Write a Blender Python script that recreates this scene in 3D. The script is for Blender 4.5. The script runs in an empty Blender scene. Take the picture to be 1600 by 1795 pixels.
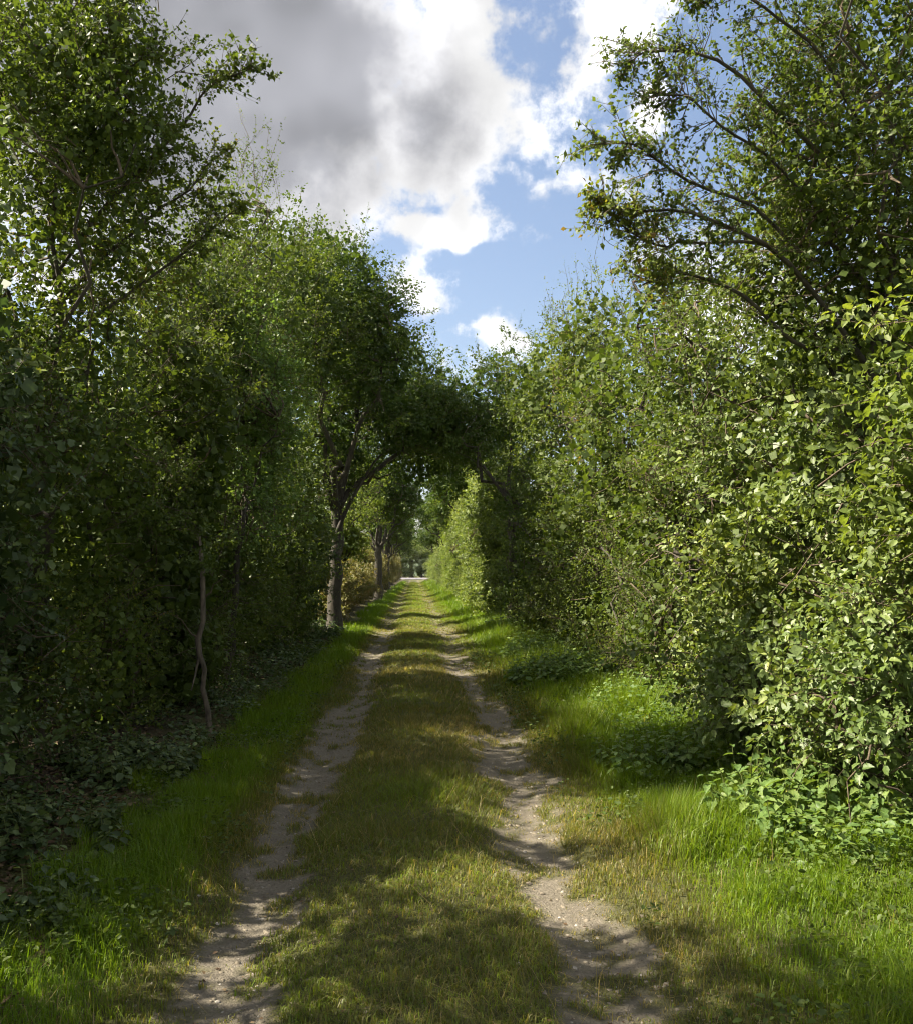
import bpy, math, random
import numpy as np
from mathutils import Matrix, Vector

R = math.radians
scene = bpy.context.scene
COL = scene.collection
rng = np.random.default_rng(7)

# ---------------------------------------------------------------- camera
cam_d = bpy.data.cameras.new("camera")
cam_d.sensor_fit = 'HORIZONTAL'
cam_d.sensor_width = 36.0
cam_d.lens = 36.0 * 1640 / 1600
cam_d.clip_start = 0.05
cam_d.clip_end = 6000
cam = bpy.data.objects.new("camera", cam_d)
COL.objects.link(cam)
EYE = np.array([0.0, 0.0, 1.6])
cam.location = EYE
cam.rotation_euler = (R(90 + 3.7), 0, R(-2.62))
scene.camera = cam

# ---------------------------------------------------------------- sky, sun, exposure
SUN_EL, SUN_AZ = 46.5, -85.0          # degrees; azimuth from the lane's direction (+Y) towards +X
sd = np.array([math.sin(R(SUN_AZ)) * math.cos(R(SUN_EL)), math.cos(R(SUN_AZ)) * math.cos(R(SUN_EL)), math.sin(R(SUN_EL))])
world = bpy.data.worlds.new("World")
scene.world = world
world.use_nodes = True
wt = world.node_tree
wn, wl = wt.nodes, wt.links
BG = wn['Background']
SKY_STRENGTH = 0.0455
BG.inputs['Strength'].default_value = SKY_STRENGTH
sky = wn.new('ShaderNodeTexSky')
sky.sky_type = 'NISHITA'
sky.sun_disc = False
sky.sun_elevation = R(SUN_EL)
sky.sun_rotation = R(SUN_AZ)
sky.air_density = 1.0
sky.dust_density = 2.4
sky.ozone_density = 1.2


def wmath(op, a, b=None, c=None, clamp=False):
    n = wn.new('ShaderNodeMath')
    n.operation = op
    n.use_clamp = clamp
    for i, v in enumerate((a, b, c)):
        if v is None:
            continue
        if isinstance(v, (int, float)):
            n.inputs[i].default_value = v
        else:
            wl.new(v, n.inputs[i])
    return n.outputs[0]


def wvec(op, a, b=None):
    n = wn.new('ShaderNodeVectorMath')
    n.operation = op
    for i, v in enumerate((a, b)):
        if v is None:
            continue
        if isinstance(v, (tuple, list)):
            n.inputs[i].default_value = v
        else:
            wl.new(v, n.inputs[i])
    return n


def wstep(v, lo, hi, o0=0.0, o1=1.0):
    n = wn.new('ShaderNodeMapRange')
    n.interpolation_type = 'SMOOTHSTEP'
    wl.new(v, n.inputs['Value'])
    n.inputs['From Min'].default_value = lo
    n.inputs['From Max'].default_value = hi
    n.inputs['To Min'].default_value = o0
    n.inputs['To Max'].default_value = o1
    return n.outputs['Result']


def wnoise(vec, scale, detail, rough=0.55, dist=0.0):
    n = wn.new('ShaderNodeTexNoise')
    n.inputs['Scale'].default_value = scale
    n.inputs['Detail'].default_value = detail
    n.inputs['Roughness'].default_value = rough
    n.inputs['Distortion'].default_value = dist
    wl.new(vec, n.inputs['Vector'])
    return n.outputs['Fac']


tc = wn.new('ShaderNodeTexCoord')
wdir = wvec('NORMALIZE', tc.outputs['Generated']).outputs[0]
# cloud banks: centre direction (x, z for y = 1), angular radii in x and z, weight
BANKS = [((-0.26, 0.55), (0.25, 0.21), 1.5),
         ((-0.03, 0.48), (0.10, 0.08), 0.72),
         ((0.055, 0.56), (0.075, 0.13), 0.66),
         ((0.185, 0.61), (0.045, 0.10), 0.50),
         ((0.035, 0.376), (0.080, 0.026), 0.60),
         ((0.010, 0.312), (0.042, 0.042), 0.56),
         ((0.085, 0.245), (0.07, 0.032), 0.58),
         ((0.25, 0.63), (0.05, 0.06), 0.42),
         ((0.38, 0.30), (0.16, 0.10), 0.50),
         ((0.000, 0.420), (0.05, 0.025), 0.44),
         ((0.115, 0.425), (0.03, 0.02), 0.34),
         ((0.275, 0.50), (0.045, 0.03), 0.40)]
sep = wn.new('ShaderNodeSeparateXYZ')
wl.new(wdir, sep.inputs[0])
ahead = wmath('MAXIMUM', sep.outputs['Y'], 0.02)
gx = wmath('DIVIDE', sep.outputs['X'], ahead)
gz = wmath('DIVIDE', sep.outputs['Z'], ahead)
# the edges of the banks are pushed about by a billowy noise
wnode = wn.new('ShaderNodeTexNoise')
wnode.inputs['Scale'].default_value = 11.0
wnode.inputs['Detail'].default_value = 3.0
wl.new(wdir, wnode.inputs['Vector'])
wsep = wn.new('ShaderNodeSeparateColor')
wl.new(wnode.outputs['Color'], wsep.inputs[0])
gx = wmath('ADD', gx, wmath('MULTIPLY', wmath('SUBTRACT', wsep.outputs[0], 0.5), 0.16))
gz = wmath('ADD', gz, wmath('MULTIPLY', wmath('SUBTRACT', wsep.outputs[1], 0.5), 0.11))
bank = deep = None
for (cx, cz), (rx, rz), w in BANKS:
    dx = wmath('DIVIDE', wmath('SUBTRACT', gx, cx), rx)
    dz = wmath('DIVIDE', wmath('SUBTRACT', gz, cz), rz)
    r2 = wmath('ADD', wmath('MULTIPLY', dx, dx), wmath('MULTIPLY', dz, dz))
    g = wmath('MULTIPLY', wmath('EXPONENT', wmath('MULTIPLY', r2, -1.0)), w)
    bank = g if bank is None else wmath('MAXIMUM', bank, g)
    deep = g if deep is None else deep          # the first bank is the deep grey one
# unseen part of the sky: broken cloud, greyed less to raise the ambient light
loose = wstep(wnoise(wdir, 2.3, 2.0, 0.5), 0.36, 0.62, 0.0, 0.9)
outside = wmath('SUBTRACT', 1.0, wmath('MULTIPLY', wstep(sep.outputs['Y'], 0.55, 0.78), wstep(wmath('ABSOLUTE', sep.outputs['X']), 0.40, 0.62, 1.0, 0.0)))
bank = wmath('ADD', bank, wmath('MULTIPLY', loose, outside))
deep = wmath('ADD', deep, wmath('MULTIPLY', wmath('MULTIPLY', loose, outside), 0.45))
fine = wnoise(wdir, 15.0, 6.0, 0.66)
big = wnoise(wdir, 5.0, 3.0, 0.55)
dens = wmath('ADD', bank, wmath('ADD', wmath('MULTIPLY', wmath('SUBTRACT', fine, 0.5), 1.35), wmath('MULTIPLY', wmath('SUBTRACT', big, 0.5), 0.6)))
cover = wstep(dens, 0.20, 0.50)
thick = wstep(wmath('ADD', deep, wmath('ADD', wmath('MULTIPLY', wmath('SUBTRACT', big, 0.5), 0.9), wmath('MULTIPLY', wmath('SUBTRACT', fine, 0.5), 0.45))), 0.28, 0.80)
ramp = wn.new('ShaderNodeValToRGB')
wl.new(thick, ramp.inputs[0])
K = 0.285 / SKY_STRENGTH
e = ramp.color_ramp.elements
e[0].position, e[0].color = 0.0, (1.12 * K, 1.12 * K, 1.12 * K, 1)
e[1].position, e[1].color = 1.0, (0.40 * K, 0.405 * K, 0.44 * K, 1)
m1 = e.new(0.40)
m1.color = (0.85 * K, 0.85 * K, 0.87 * K, 1)
mot = wstep(wnoise(wdir, 9.0, 2.0, 0.5), 0.33, 0.68, 0.70, 1.16)
ccol = wvec('SCALE', ramp.outputs[0])
wl.new(mot, ccol.inputs['Scale'])
skyb = wvec('MULTIPLY', sky.outputs[0], (1.32, 1.26, 1.22))
mix = wn.new('ShaderNodeMix')
mix.data_type = 'RGBA'
wl.new(cover, mix.inputs['Factor'])
wl.new(skyb.outputs[0], mix.inputs['A'])
wl.new(ccol.outputs[0], mix.inputs['B'])
wl.new(mix.outputs['Result'], BG.inputs['Color'])

sun_d = bpy.data.lights.new("sun", 'SUN')
sun_d.energy = 5.0
sun_d.angle = R(0.6)
sun_d.color = (1.0, 0.90, 0.73)
sun = bpy.data.objects.new("sun", sun_d)
COL.objects.link(sun)
sun.location = (-20, 5, 30)
sun.rotation_euler = Vector(sd).to_track_quat('Z', 'Y').to_euler()

scene.view_settings.view_transform = 'Standard'
scene.view_settings.look = 'None'
scene.view_settings.exposure = 1.98
scene.view_settings.gamma = 1.0
scene.view_settings.use_curve_mapping = False
scene.cycles.max_bounces = 5
scene.cycles.diffuse_bounces = 4
scene.cycles.transmission_bounces = 4
scene.cycles.glossy_bounces = 1
scene.cycles.use_adaptive_sampling = True
scene.cycles.adaptive_threshold = 0.03
world.cycles.sampling_method = 'MANUAL'
world.cycles.sample_map_resolution = 512
scene.render.threads_mode = 'AUTO'
scene.cycles.use_denoising = True
scene.cycles.filter_width = 1.05
scene.cycles.sample_clamp_indirect = 6.0


# ---------------------------------------------------------------- materials
def new_mat(name):
    m = bpy.data.materials.new(name)
    m.use_nodes = True
    nt = m.node_tree
    for n in list(nt.nodes):
        nt.nodes.remove(n)
    out = nt.nodes.new('ShaderNodeOutputMaterial')
    return m, nt, out


def ramp_node(nt, fac, stops):
    r = nt.nodes.new('ShaderNodeValToRGB')
    el = r.color_ramp.elements
    el[0].position, el[0].color = stops[0][0], (*stops[0][1], 1)
    el[1].position, el[1].color = stops[-1][0], (*stops[-1][1], 1)
    for p, c in stops[1:-1]:
        el.new(p).color = (*c, 1)
    nt.links.new(fac, r.inputs[0])
    return r.outputs[0]


def leaf_mat(name, stops, trans=0.42, rough=0.50, spec=0.30, tgain=(1.35, 1.30, 0.55), mottle=False):
    """Leaf blade: colour by the leaf's own tint, a waxy surface and light passing through."""
    m, nt, out = new_mat(name)
    at = nt.nodes.new('ShaderNodeAttribute')
    at.attribute_name = 'tint'
    col = ramp_node(nt, at.outputs['Fac'], stops)
    if mottle:
        g0 = nt.nodes.new('ShaderNodeNewGeometry')
        nz = nt.nodes.new('ShaderNodeTexNoise')
        nz.inputs['Scale'].default_value = 70
        nz.inputs['Detail'].default_value = 2
        nt.links.new(g0.outputs['Position'], nz.inputs['Vector'])
        mrn = nt.nodes.new('ShaderNodeMapRange')
        mrn.inputs['From Min'].default_value, mrn.inputs['From Max'].default_value = .3, .7
        mrn.inputs['To Min'].default_value, mrn.inputs['To Max'].default_value = .68, 1.22
        nt.links.new(nz.outputs['Fac'], mrn.inputs['Value'])
        vm = nt.nodes.new('ShaderNodeVectorMath')
        vm.operation = 'SCALE'
        nt.links.new(col, vm.inputs[0])
        nt.links.new(mrn.outputs[0], vm.inputs['Scale'])
        col = vm.outputs[0]
    p = nt.nodes.new('ShaderNodeBsdfPrincipled')
    nt.links.new(col, p.inputs['Base Color'])
    p.inputs['Roughness'].default_value = rough
    p.inputs['Specular IOR Level'].default_value = spec
    t = nt.nodes.new('ShaderNodeBsdfTranslucent')
    g = nt.nodes.new('ShaderNodeVectorMath')
    g.operation = 'MULTIPLY'
    g.inputs[1].default_value = tgain
    nt.links.new(col, g.inputs[0])
    nt.links.new(g.outputs[0], t.inputs['Color'])
    mx = nt.nodes.new('ShaderNodeMixShader')
    mx.inputs[0].default_value = trans
    nt.links.new(p.outputs[0], mx.inputs[1])
    nt.links.new(t.outputs[0], mx.inputs[2])
    nt.links.new(mx.outputs[0], out.inputs[0])
    return m


def bark_mat(name, dark, light, scale=9.0):
    m, nt, out = new_mat(name)
    tcn = nt.nodes.new('ShaderNodeTexCoord')
    mp = nt.nodes.new('ShaderNodeMapping')
    mp.inputs['Scale'].default_value = (1, 1, 0.3)
    nt.links.new(tcn.outputs['Object'], mp.inputs[0])
    nz = nt.nodes.new('ShaderNodeTexNoise')
    nz.inputs['Scale'].default_value = scale
    nz.inputs['Detail'].default_value = 8
    nz.inputs['Roughness'].default_value = 0.65
    nt.links.new(mp.outputs[0], nz.inputs['Vector'])
    col = ramp_node(nt, nz.outputs['Fac'], [(0.35, dark), (0.68, light)])
    p = nt.nodes.new('ShaderNodeBsdfPrincipled')
    nt.links.new(col, p.inputs['Base Color'])
    p.inputs['Roughness'].default_value = 0.9
    b = nt.nodes.new('ShaderNodeBump')
    b.inputs['Strength'].default_value = 0.6
    b.inputs['Distance'].default_value = 0.02
    nt.links.new(nz.outputs['Fac'], b.inputs['Height'])
    nt.links.new(b.outputs[0], p.inputs['Normal'])
    nt.links.new(p.outputs[0], out.inputs[0])
    return m


M = {
    'hawthorn': leaf_mat('hawthorn_leaf', [(0.0, (0.040, 0.066, 0.013)), (0.5, (0.080, 0.118, 0.022)), (0.90, (0.145, 0.180, 0.032)), (0.985, (0.19, 0.125, 0.028))], 0.42, 0.52, 0.22),
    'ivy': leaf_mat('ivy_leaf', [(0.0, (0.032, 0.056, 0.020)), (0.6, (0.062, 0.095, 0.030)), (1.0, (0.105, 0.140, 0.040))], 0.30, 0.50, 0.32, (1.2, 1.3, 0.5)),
    'ivy_sun': leaf_mat('sunlit_hedge_leaf', [(0.0, (0.052, 0.085, 0.018)), (0.55, (0.120, 0.165, 0.036)), (0.9, (0.185, 0.235, 0.058)), (1.0, (0.26, 0.28, 0.06))], 0.34, 0.48, 0.38, mottle=True),  # lighter hedge leaf, the brightness of full sun put into its colour
    'maple': leaf_mat('field_maple_leaf', [(0.0, (0.032, 0.060, 0.014)), (0.6, (0.055, 0.092, 0.018)), (1.0, (0.095, 0.125, 0.026))], 0.42, 0.52, 0.22),
    'hazel': leaf_mat('hazel_leaf', [(0.0, (0.085, 0.130, 0.024)), (0.6, (0.140, 0.190, 0.036)), (1.0, (0.180, 0.225, 0.044))], 0.48, 0.5, 0.32, mottle=True),
    'blackthorn': leaf_mat('blackthorn_leaf', [(0.0, (0.042, 0.068, 0.014)), (0.6, (0.076, 0.110, 0.020)), (1.0, (0.125, 0.155, 0.030))], 0.38, 0.52, 0.22),
    'bramble': leaf_mat('bramble_leaf', [(0.0, (0.075, 0.120, 0.032)), (0.6, (0.125, 0.178, 0.048)), (0.95, (0.185, 0.230, 0.062)), (1.0, (0.27, 0.24, 0.06))], 0.34, 0.48, 0.38, mottle=True),
    'nettle': leaf_mat('nettle_leaf', [(0.0, (0.080, 0.140, 0.036)), (0.6, (0.110, 0.180, 0.045)), (1.0, (0.165, 0.225, 0.060))], 0.40, 0.5, 0.3, mottle=True),
    'dry': leaf_mat('dry_leaf', [(0.0, (0.075, 0.085, 0.025)), (0.5, (0.13, 0.125, 0.040)), (1.0, (0.24, 0.18, 0.075))], 0.35, 0.6, 0.3),
    'litter': leaf_mat('dead_leaf', [(0.0, (0.045, 0.028, 0.016)), (0.6, (0.095, 0.060, 0.032)), (1.0, (0.18, 0.13, 0.075))], 0.12, 0.75, 0.25),
    'grass': leaf_mat('grass_blade', [(0.0, (0.090, 0.160, 0.008)), (0.30, (0.130, 0.190, 0.013)), (0.55, (0.098, 0.108, 0.026)), (0.78, (0.140, 0.130, 0.044)), (1.0, (0.28, 0.22, 0.10))], 0.48, 0.48, 0.30, (1.6, 1.55, 0.5)),
    'bark': bark_mat('grey_brown_bark', (0.020, 0.017, 0.012), (0.070, 0.060, 0.043)),
    'twig': bark_mat('brown_twig', (0.045, 0.032, 0.020), (0.120, 0.090, 0.055), 30),
    'pale': bark_mat('pale_dead_wood', (0.035, 0.029, 0.021), (0.15, 0.122, 0.090), 22),
    'stem': leaf_mat('green_stem', [(0.0, (0.08, 0.12, 0.03)), (1.0, (0.14, 0.15, 0.05))], 0.2, 0.5),
}


# ---------------------------------------------------------------- helpers
def hash2(ix, iy, seed):
    h = (ix.astype(np.int64) * 374761393 + iy.astype(np.int64) * 668265263 + seed * 1274126177) & 0x7fffffff
    h = ((h ^ (h >> 13)) * 1274126177) & 0x7fffffff
    h = h ^ (h >> 16)
    return (h & 0xffff) / 65535.0


def vnoise(x, y, seed=0):
    ix, iy = np.floor(x), np.floor(y)
    fx, fy = x - ix, y - iy
    fx, fy = fx * fx * (3 - 2 * fx), fy * fy * (3 - 2 * fy)
    a, b = hash2(ix, iy, seed), hash2(ix + 1, iy, seed)
    c, d = hash2(ix, iy + 1, seed), hash2(ix + 1, iy + 1, seed)
    return (a + (b - a) * fx) * (1 - fy) + (c + (d - c) * fx) * fy


def fbm(x, y, seed=0, octv=4, gain=0.5):
    s, a, t = 0.0, 1.0, 0.0
    for k in range(octv):
        s = s + a * vnoise(x * 2 ** k, y * 2 ** k, seed + 17 * k)
        t += a
        a *= gain
    return s / t


def sstep(v, lo, hi):
    t = np.clip((v - lo) / (hi - lo), 0, 1)
    return t * t * (3 - 2 * t)


def unit(v):
    return v / np.maximum(np.linalg.norm(v, axis=-1, keepdims=True), 1e-9)


def mesh_np(name, verts, faces_flat, sizes, mat, tint=None, smooth=False):
    """A mesh straight from numpy arrays; faces_flat: vertex indices, sizes: corners of each face."""
    me = bpy.data.meshes.new(name)
    nv, nl, nf = len(verts), len(faces_flat), len(sizes)
    me.vertices.add(nv)
    me.vertices.foreach_set('co', np.ascontiguousarray(verts, np.float32).ravel())
    me.loops.add(nl)
    me.loops.foreach_set('vertex_index', np.ascontiguousarray(faces_flat, np.int32))
    me.polygons.add(nf)
    st = np.zeros(nf, np.int32)
    st[1:] = np.cumsum(sizes)[:-1]
    me.polygons.foreach_set('loop_start', st)
    me.polygons.foreach_set('loop_total', np.ascontiguousarray(sizes, np.int32))
    me.update(calc_edges=True)
    if smooth:
        me.polygons.foreach_set('use_smooth', np.ones(nf, bool))
    if tint is not None:
        a = me.attributes.new('tint', 'FLOAT', 'POINT')
        a.data.foreach_set('value', np.ascontiguousarray(tint, np.float32))
    me.materials.append(mat)
    return me


def link(name, data, parent=None, loc=(0, 0, 0)):
    o = bpy.data.objects.new(name, data)
    COL.objects.link(o)
    o.location = loc
    if parent is not None:
        o.parent = parent
    return o


def tag(o, label, cat, group=None, kind=None):
    o['label'] = label
    if cat:
        o['category'] = cat
    if group:
        o['group'] = group
    if kind:
        o['kind'] = kind
    return o


# leaf blades: base at the origin, tip at +Y, upper side +Z, folded along the midrib
LEAF = {
    'kite': (np.array([[0, 0, 0], [-.34, .42, .08], [0, 1, -.04], [.34, .42, .08]], float), [(0, 3, 2, 1)]),
    'oval': (np.array([[0, 0, 0], [-.30, .25, .06], [-.32, .62, .07], [0, 1, -.10], [.32, .62, .07], [.30, .25, .06], [0, .5, -.02]], float),
             [(0, 6, 2, 1), (6, 3, 2), (0, 5, 4, 6), (6, 4, 3)]),
    'blade': (np.array([[0, 0, 0], [-.30, .25, .07], [-.30, .62, .08], [0, 1, -.08], [.30, .62, .08], [.30, .25, .07]], float), [(0, 3, 2, 1), (0, 5, 4, 3)]),
    'lobed': (np.array([[0, 0, 0], [-.42, .12, .08], [-.28, .42, .05], [-.40, .68, .09], [0, 1, -.08], [.40, .68, .09], [.28, .42, .05], [.42, .12, .08]], float),
              [(0, 2, 1), (0, 4, 3, 2), (0, 6, 5, 4), (0, 7, 6)]),
}
# the pointed, toothed leaf of nettle and bramble
_t = [(0.0, .0), (.10, .20), (.22, .33), (.26, .28), (.40, .36), (.45, .29), (.60, .29), (.65, .22), (.80, .17), (.84, .11), (1.0, 0)]
_v = [(0, 0, 0)] + [(-w, t, .05 + .22 * w - .26 * t * t) for t, w in _t[1:-1]] + [(0, 1, -.26)] + [(w, t, .05 + .22 * w - .26 * t * t) for t, w in _t[-2:0:-1]] + [(0, .5, -.06)]
_n = len(_v) - 1
LEAF['toothed'] = (np.array(_v, float), [(_n, (i + 1) % _n, i) for i in range(_n)])


def leaf_mesh(name, kind, pos, dr, nr, size, tint, mat, base, width=None):
    """All leaves (N) of a plant that are not built singly, in one mesh round BASE."""
    V, F = LEAF[kind]
    N, nv = len(pos), len(V)
    y = unit(dr)
    z = unit(nr - (nr * y).sum(1, keepdims=True) * y)
    x = np.cross(y, z)
    w = np.ones(N) if width is None else width
    co = (pos[:, None, :] - base + size[:, None, None] * (
        V[None, :, 0, None] * w[:, None, None] * x[:, None, :] + V[None, :, 1, None] * y[:, None, :] + V[None, :, 2, None] * z[:, None, :]))
    ff = np.concatenate([np.array(f) for f in F])
    fs = np.array([len(f) for f in F])
    flat = (ff[None, :] + (np.arange(N) * nv)[:, None]).ravel()
    return mesh_np(name, co.reshape(-1, 3), flat, np.tile(fs, N), mat, np.repeat(tint, nv), nv > 4)


_single_cache = {}


def leaf_single(kind, matkey, t):
    """One leaf as a mesh shared by every leaf of that kind and shade."""
    k = (kind, matkey, int(t * 7.99))
    if k not in _single_cache:
        V, F = LEAF[kind]
        tt = (k[2] + .5) / 8
        _single_cache[k] = mesh_np('leaf', V, np.concatenate([np.array(f) for f in F]), np.array([len(f) for f in F]), M[matkey], np.full(len(V), tt), True)
    return _single_cache[k]


def single_leaves(parent, kind, matkey, pos, dr, nr, size, tint, base):
    y = unit(dr)
    z = unit(nr - (nr * y).sum(1, keepdims=True) * y)
    x = np.cross(y, z)
    for i in range(len(pos)):
        o = link('leaf', leaf_single(kind, matkey, tint[i]), parent)
        m = Matrix.Identity(4)
        for r in range(3):
            m[r][0], m[r][1], m[r][2], m[r][3] = x[i][r] * size[i], y[i][r] * size[i], z[i][r] * size[i], pos[i][r] - base[r]
        o.matrix_local = m


class Tubes:
    """Tapered round stems collected into one mesh."""

    def __init__(s):
        s.v, s.f, s.n = [], [], 0

    def add(s, pts, rad, sides=5, knobbly=0.0):
        pts = np.asarray(pts, float)
        rad = np.asarray(rad, float)
        k = len(pts)
        tg = unit(np.gradient(pts, axis=0))
        ref = np.array([0, 0, 1.0]) if abs(tg[0][2]) < 0.8 else np.array([1.0, 0, 0])
        u = unit(np.cross(tg, ref))
        w = np.cross(tg, u)
        a = np.arange(sides) * 2 * math.pi / sides
        rr = rad[:, None] * (1 + (knobbly * rng.normal(size=(k, sides)) if knobbly else 0))
        ring = pts[:, None, :] + rr[..., None] * (np.cos(a)[None, :, None] * u[:, None, :] + np.sin(a)[None, :, None] * w[:, None, :])
        s.v.append(ring.reshape(-1, 3))
        i, j = np.meshgrid(np.arange(k - 1), np.arange(sides), indexing='ij')
        j2 = (j + 1) % sides
        q = np.stack([i * sides + j, i * sides + j2, (i + 1) * sides + j2, (i + 1) * sides + j], -1).reshape(-1, 4)
        s.f.append(q + s.n)
        s.n += k * sides
        return s

    def mesh(s, name, mat, base=(0, 0, 0), smooth=True, tint=None):
        v = np.concatenate(s.v) - np.asarray(base, float)
        f = np.concatenate(s.f)
        return mesh_np(name, v, f.ravel(), np.full(len(f), 4), mat, None if tint is None else np.full(len(v), tint), smooth)


def wobble_path(a, b, n=6, sag=0.0, wob=0.06, up=0.0):
    a, b = np.asarray(a, float), np.asarray(b, float)
    t = np.linspace(0, 1, n)[:, None]
    L = np.linalg.norm(b - a)
    p = a + (b - a) * t
    p[:, 2] += (up * np.sin(math.pi * t[:, 0]) - sag * t[:, 0] ** 2) * L
    d = rng.normal(size=(n, 3)) * wob * L
    d[0] = 0
    d[-1] = 0
    return p + d


# ---------------------------------------------------------------- sprays: a twig with side twigs and leaves
def make_spray(n_side=6, n_leaf=6, spread=0.55, flat=0.5, bunch=False):
    """Positions and directions of leaves on a unit-long twig that grows along +Y."""
    pos, dr = [], []
    twigs = []
    ax = np.zeros((6, 3))
    ax[:, 1] = np.linspace(0, 1, 6)
    ax[1:, 0] += np.cumsum(rng.normal(size=5) * 0.05)
    ax[1:, 2] += np.cumsum(rng.normal(size=5) * 0.05)
    twigs.append(ax)

    def along(path, n, t0=0.1):
        for k in range(n):
            t = t0 + (1 - t0) * (k + rng.random() * .8) / n
            i = min(int(t * (len(path) - 1)), len(path) - 2)
            q = t * (len(path) - 1) - i
            p = path[i] * (1 - q) + path[i + 1] * q
            d0 = unit(path[i + 1] - path[i])
            side = unit(np.cross(d0, rng.normal(size=3)))
            dd = unit(d0 * 0.55 + side * (1 if not bunch else .8) + rng.normal(size=3) * 0.25)
            for _ in range(1 if not bunch else 3):
                pos.append(p + rng.normal(size=3) * .012)
                dr.append(unit(dd + rng.normal(size=3) * (0.1 if not bunch else .7)))
        pos.append(path[-1])
        dr.append(unit(path[-1] - path[-2]))
    along(ax, n_leaf + 3, 0.3)
    for k in range(n_side):
        t = 0.12 + 0.75 * (k + rng.random() * .6) / n_side
        i = int(t * 5)
        p0 = ax[i] + (ax[i + 1] - ax[i]) * (t * 5 - i)
        sgn = 1 if k % 2 else -1
        d = unit(np.array([sgn * (0.8 + rng.normal() * .2), 0.75 + rng.normal() * .2, rng.normal() * flat]))
        L = spread * (1 - 0.55 * t) * (0.7 + 0.6 * rng.random())
        pth = p0 + d * np.linspace(0, L, 4)[:, None] + np.cumsum(rng.normal(size=(4, 3)) * 0.025, axis=0) * np.array([[0], [1], [1], [1]])
        pth[0] = p0
        twigs.append(pth)
        along(pth, n_leaf)
    return np.array(pos), np.array(dr), twigs


SPRAYS = {
    'leafy': [make_spray(6, 6) for _ in range(10)],
    'bunch': [make_spray(6, 4, .5, .6, True) for _ in range(10)],
    'dense': [make_spray(7, 8, .6, .8) for _ in range(10)],
    'shoot': [make_spray(2, 9, .22, .5) for _ in range(6)],
}


def place_sprays(kind, anchor, axis, length, outward, size, up_w=0.45, out_w=0.45, rnd=0.62):
    """Leaves of sprays whose twig starts at ANCHOR and grows along AXIS."""
    n = len(anchor)
    y = unit(axis)
    z = unit(np.cross(np.cross(y, np.array([0.15, 0.1, 1.0])), y) + rng.normal(size=(n, 3)) * .45)
    z = unit(z - (z * y).sum(1, keepdims=True) * y)
    x = np.cross(y, z)
    vs = rng.integers(0, len(SPRAYS[kind]), n)
    loc = fbm(anchor[:, 1] * 1.1 + anchor[:, 0] * .8, anchor[:, 2] * 1.1 + anchor[:, 0] * .5, 77, 2)
    shade = np.clip(.5 * rng.random(n) + 1.6 * (loc - .5) + .25, 0, 1)      # neighbouring twigs belong to one plant and share its shade of green
    loc2 = fbm(anchor[:, 1] * .8 + 9, anchor[:, 2] * .8 + anchor[:, 0], 78, 2)
    big_ = np.clip(rng.uniform(.75, 1.15, n) + .9 * (loc2 - .5), .6, 1.35)
    P, D, NR, S, T = [], [], [], [], []
    for v, (lp, ld, _tw) in enumerate(SPRAYS[kind]):
        ids = np.nonzero(vs == v)[0]
        if not len(ids):
            continue
        Rm = np.stack([x[ids], y[ids], z[ids]], -1)
        p = np.einsum('nij,mj->nmi', Rm, lp) * length[ids][:, None, None] + anchor[ids][:, None, :]
        d = np.einsum('nij,mj->nmi', Rm, ld)
        m = len(lp)
        nr = up_w * np.array([0, 0, 1.0]) + .55 * sd + out_w * outward[ids][:, None, :] + rnd * rng.normal(size=(len(ids), m, 3))
        d = d + np.array([0, 0, -0.25])
        P.append(p.reshape(-1, 3))
        D.append(d.reshape(-1, 3))
        NR.append(nr.reshape(-1, 3))
        S.append(size * np.repeat(big_[ids], m) * np.clip(1 + .25 * rng.normal(size=len(ids) * m), .45, 1.8))
        T.append(np.clip(np.repeat(shade[ids], m) * .62 + .38 * rng.random(len(ids) * m), 0, 1))
    out = [np.concatenate(a) for a in (P, D, NR, S, T)]
    return out, (x, y, z, vs)


def spray_twigs(tb, kind, anchor, length, frame, ids, rad=0.006, sides_too=True):
    x, y, z, vs = frame
    for i in ids:
        Rm = np.stack([x[i], y[i], z[i]], -1)
        tw = SPRAYS[kind][vs[i]][2]
        for k, t in enumerate(tw if sides_too else tw[:1]):
            t = t[::2] if k == 0 else t[[0, 3]]
            p = t @ Rm.T * length[i] + anchor[i]
            r = rad * (1.0 if k == 0 else .55)
            tb.add(p, np.linspace(r, r * .35, len(p)), 3)


def sample_blobs(blobs, n, lumpy=0.22, shell=2.4):
    """Points in a union of ellipsoids, more of them towards the skin; and the outward direction there."""
    vol = np.array([(b[3] * b[4] * b[5]) ** (2 / 3) * (b[6] if len(b) > 6 else 1) for b in blobs])
    cnt = np.maximum(1, (n * vol / vol.sum())).astype(int)
    P, O, Q = [], [], []
    for b, c in zip(blobs, cnt):
        d = unit(rng.normal(size=(c, 3)))
        lump = 1 + lumpy * (np.sin(d[:, 0] * 5 + b[0] * 3) * np.sin(d[:, 1] * 4.3 + b[1] * 7 + 1) + np.sin(d[:, 2] * 6.1 + d[:, 0] * 3 + b[2] * 5)) * .8
        r = rng.random(c) ** (1 / shell) * lump
        rad = np.array(b[3:6])
        p = np.array(b[:3]) + d * r[:, None] * rad
        P.append(p)
        O.append(unit(d / rad))
        Q.append(r)
    P, O, Q = np.concatenate(P), np.concatenate(O), np.concatenate(Q)
    k = P[:, 2] > 0.05
    return P[k], O[k], Q[k]


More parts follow.
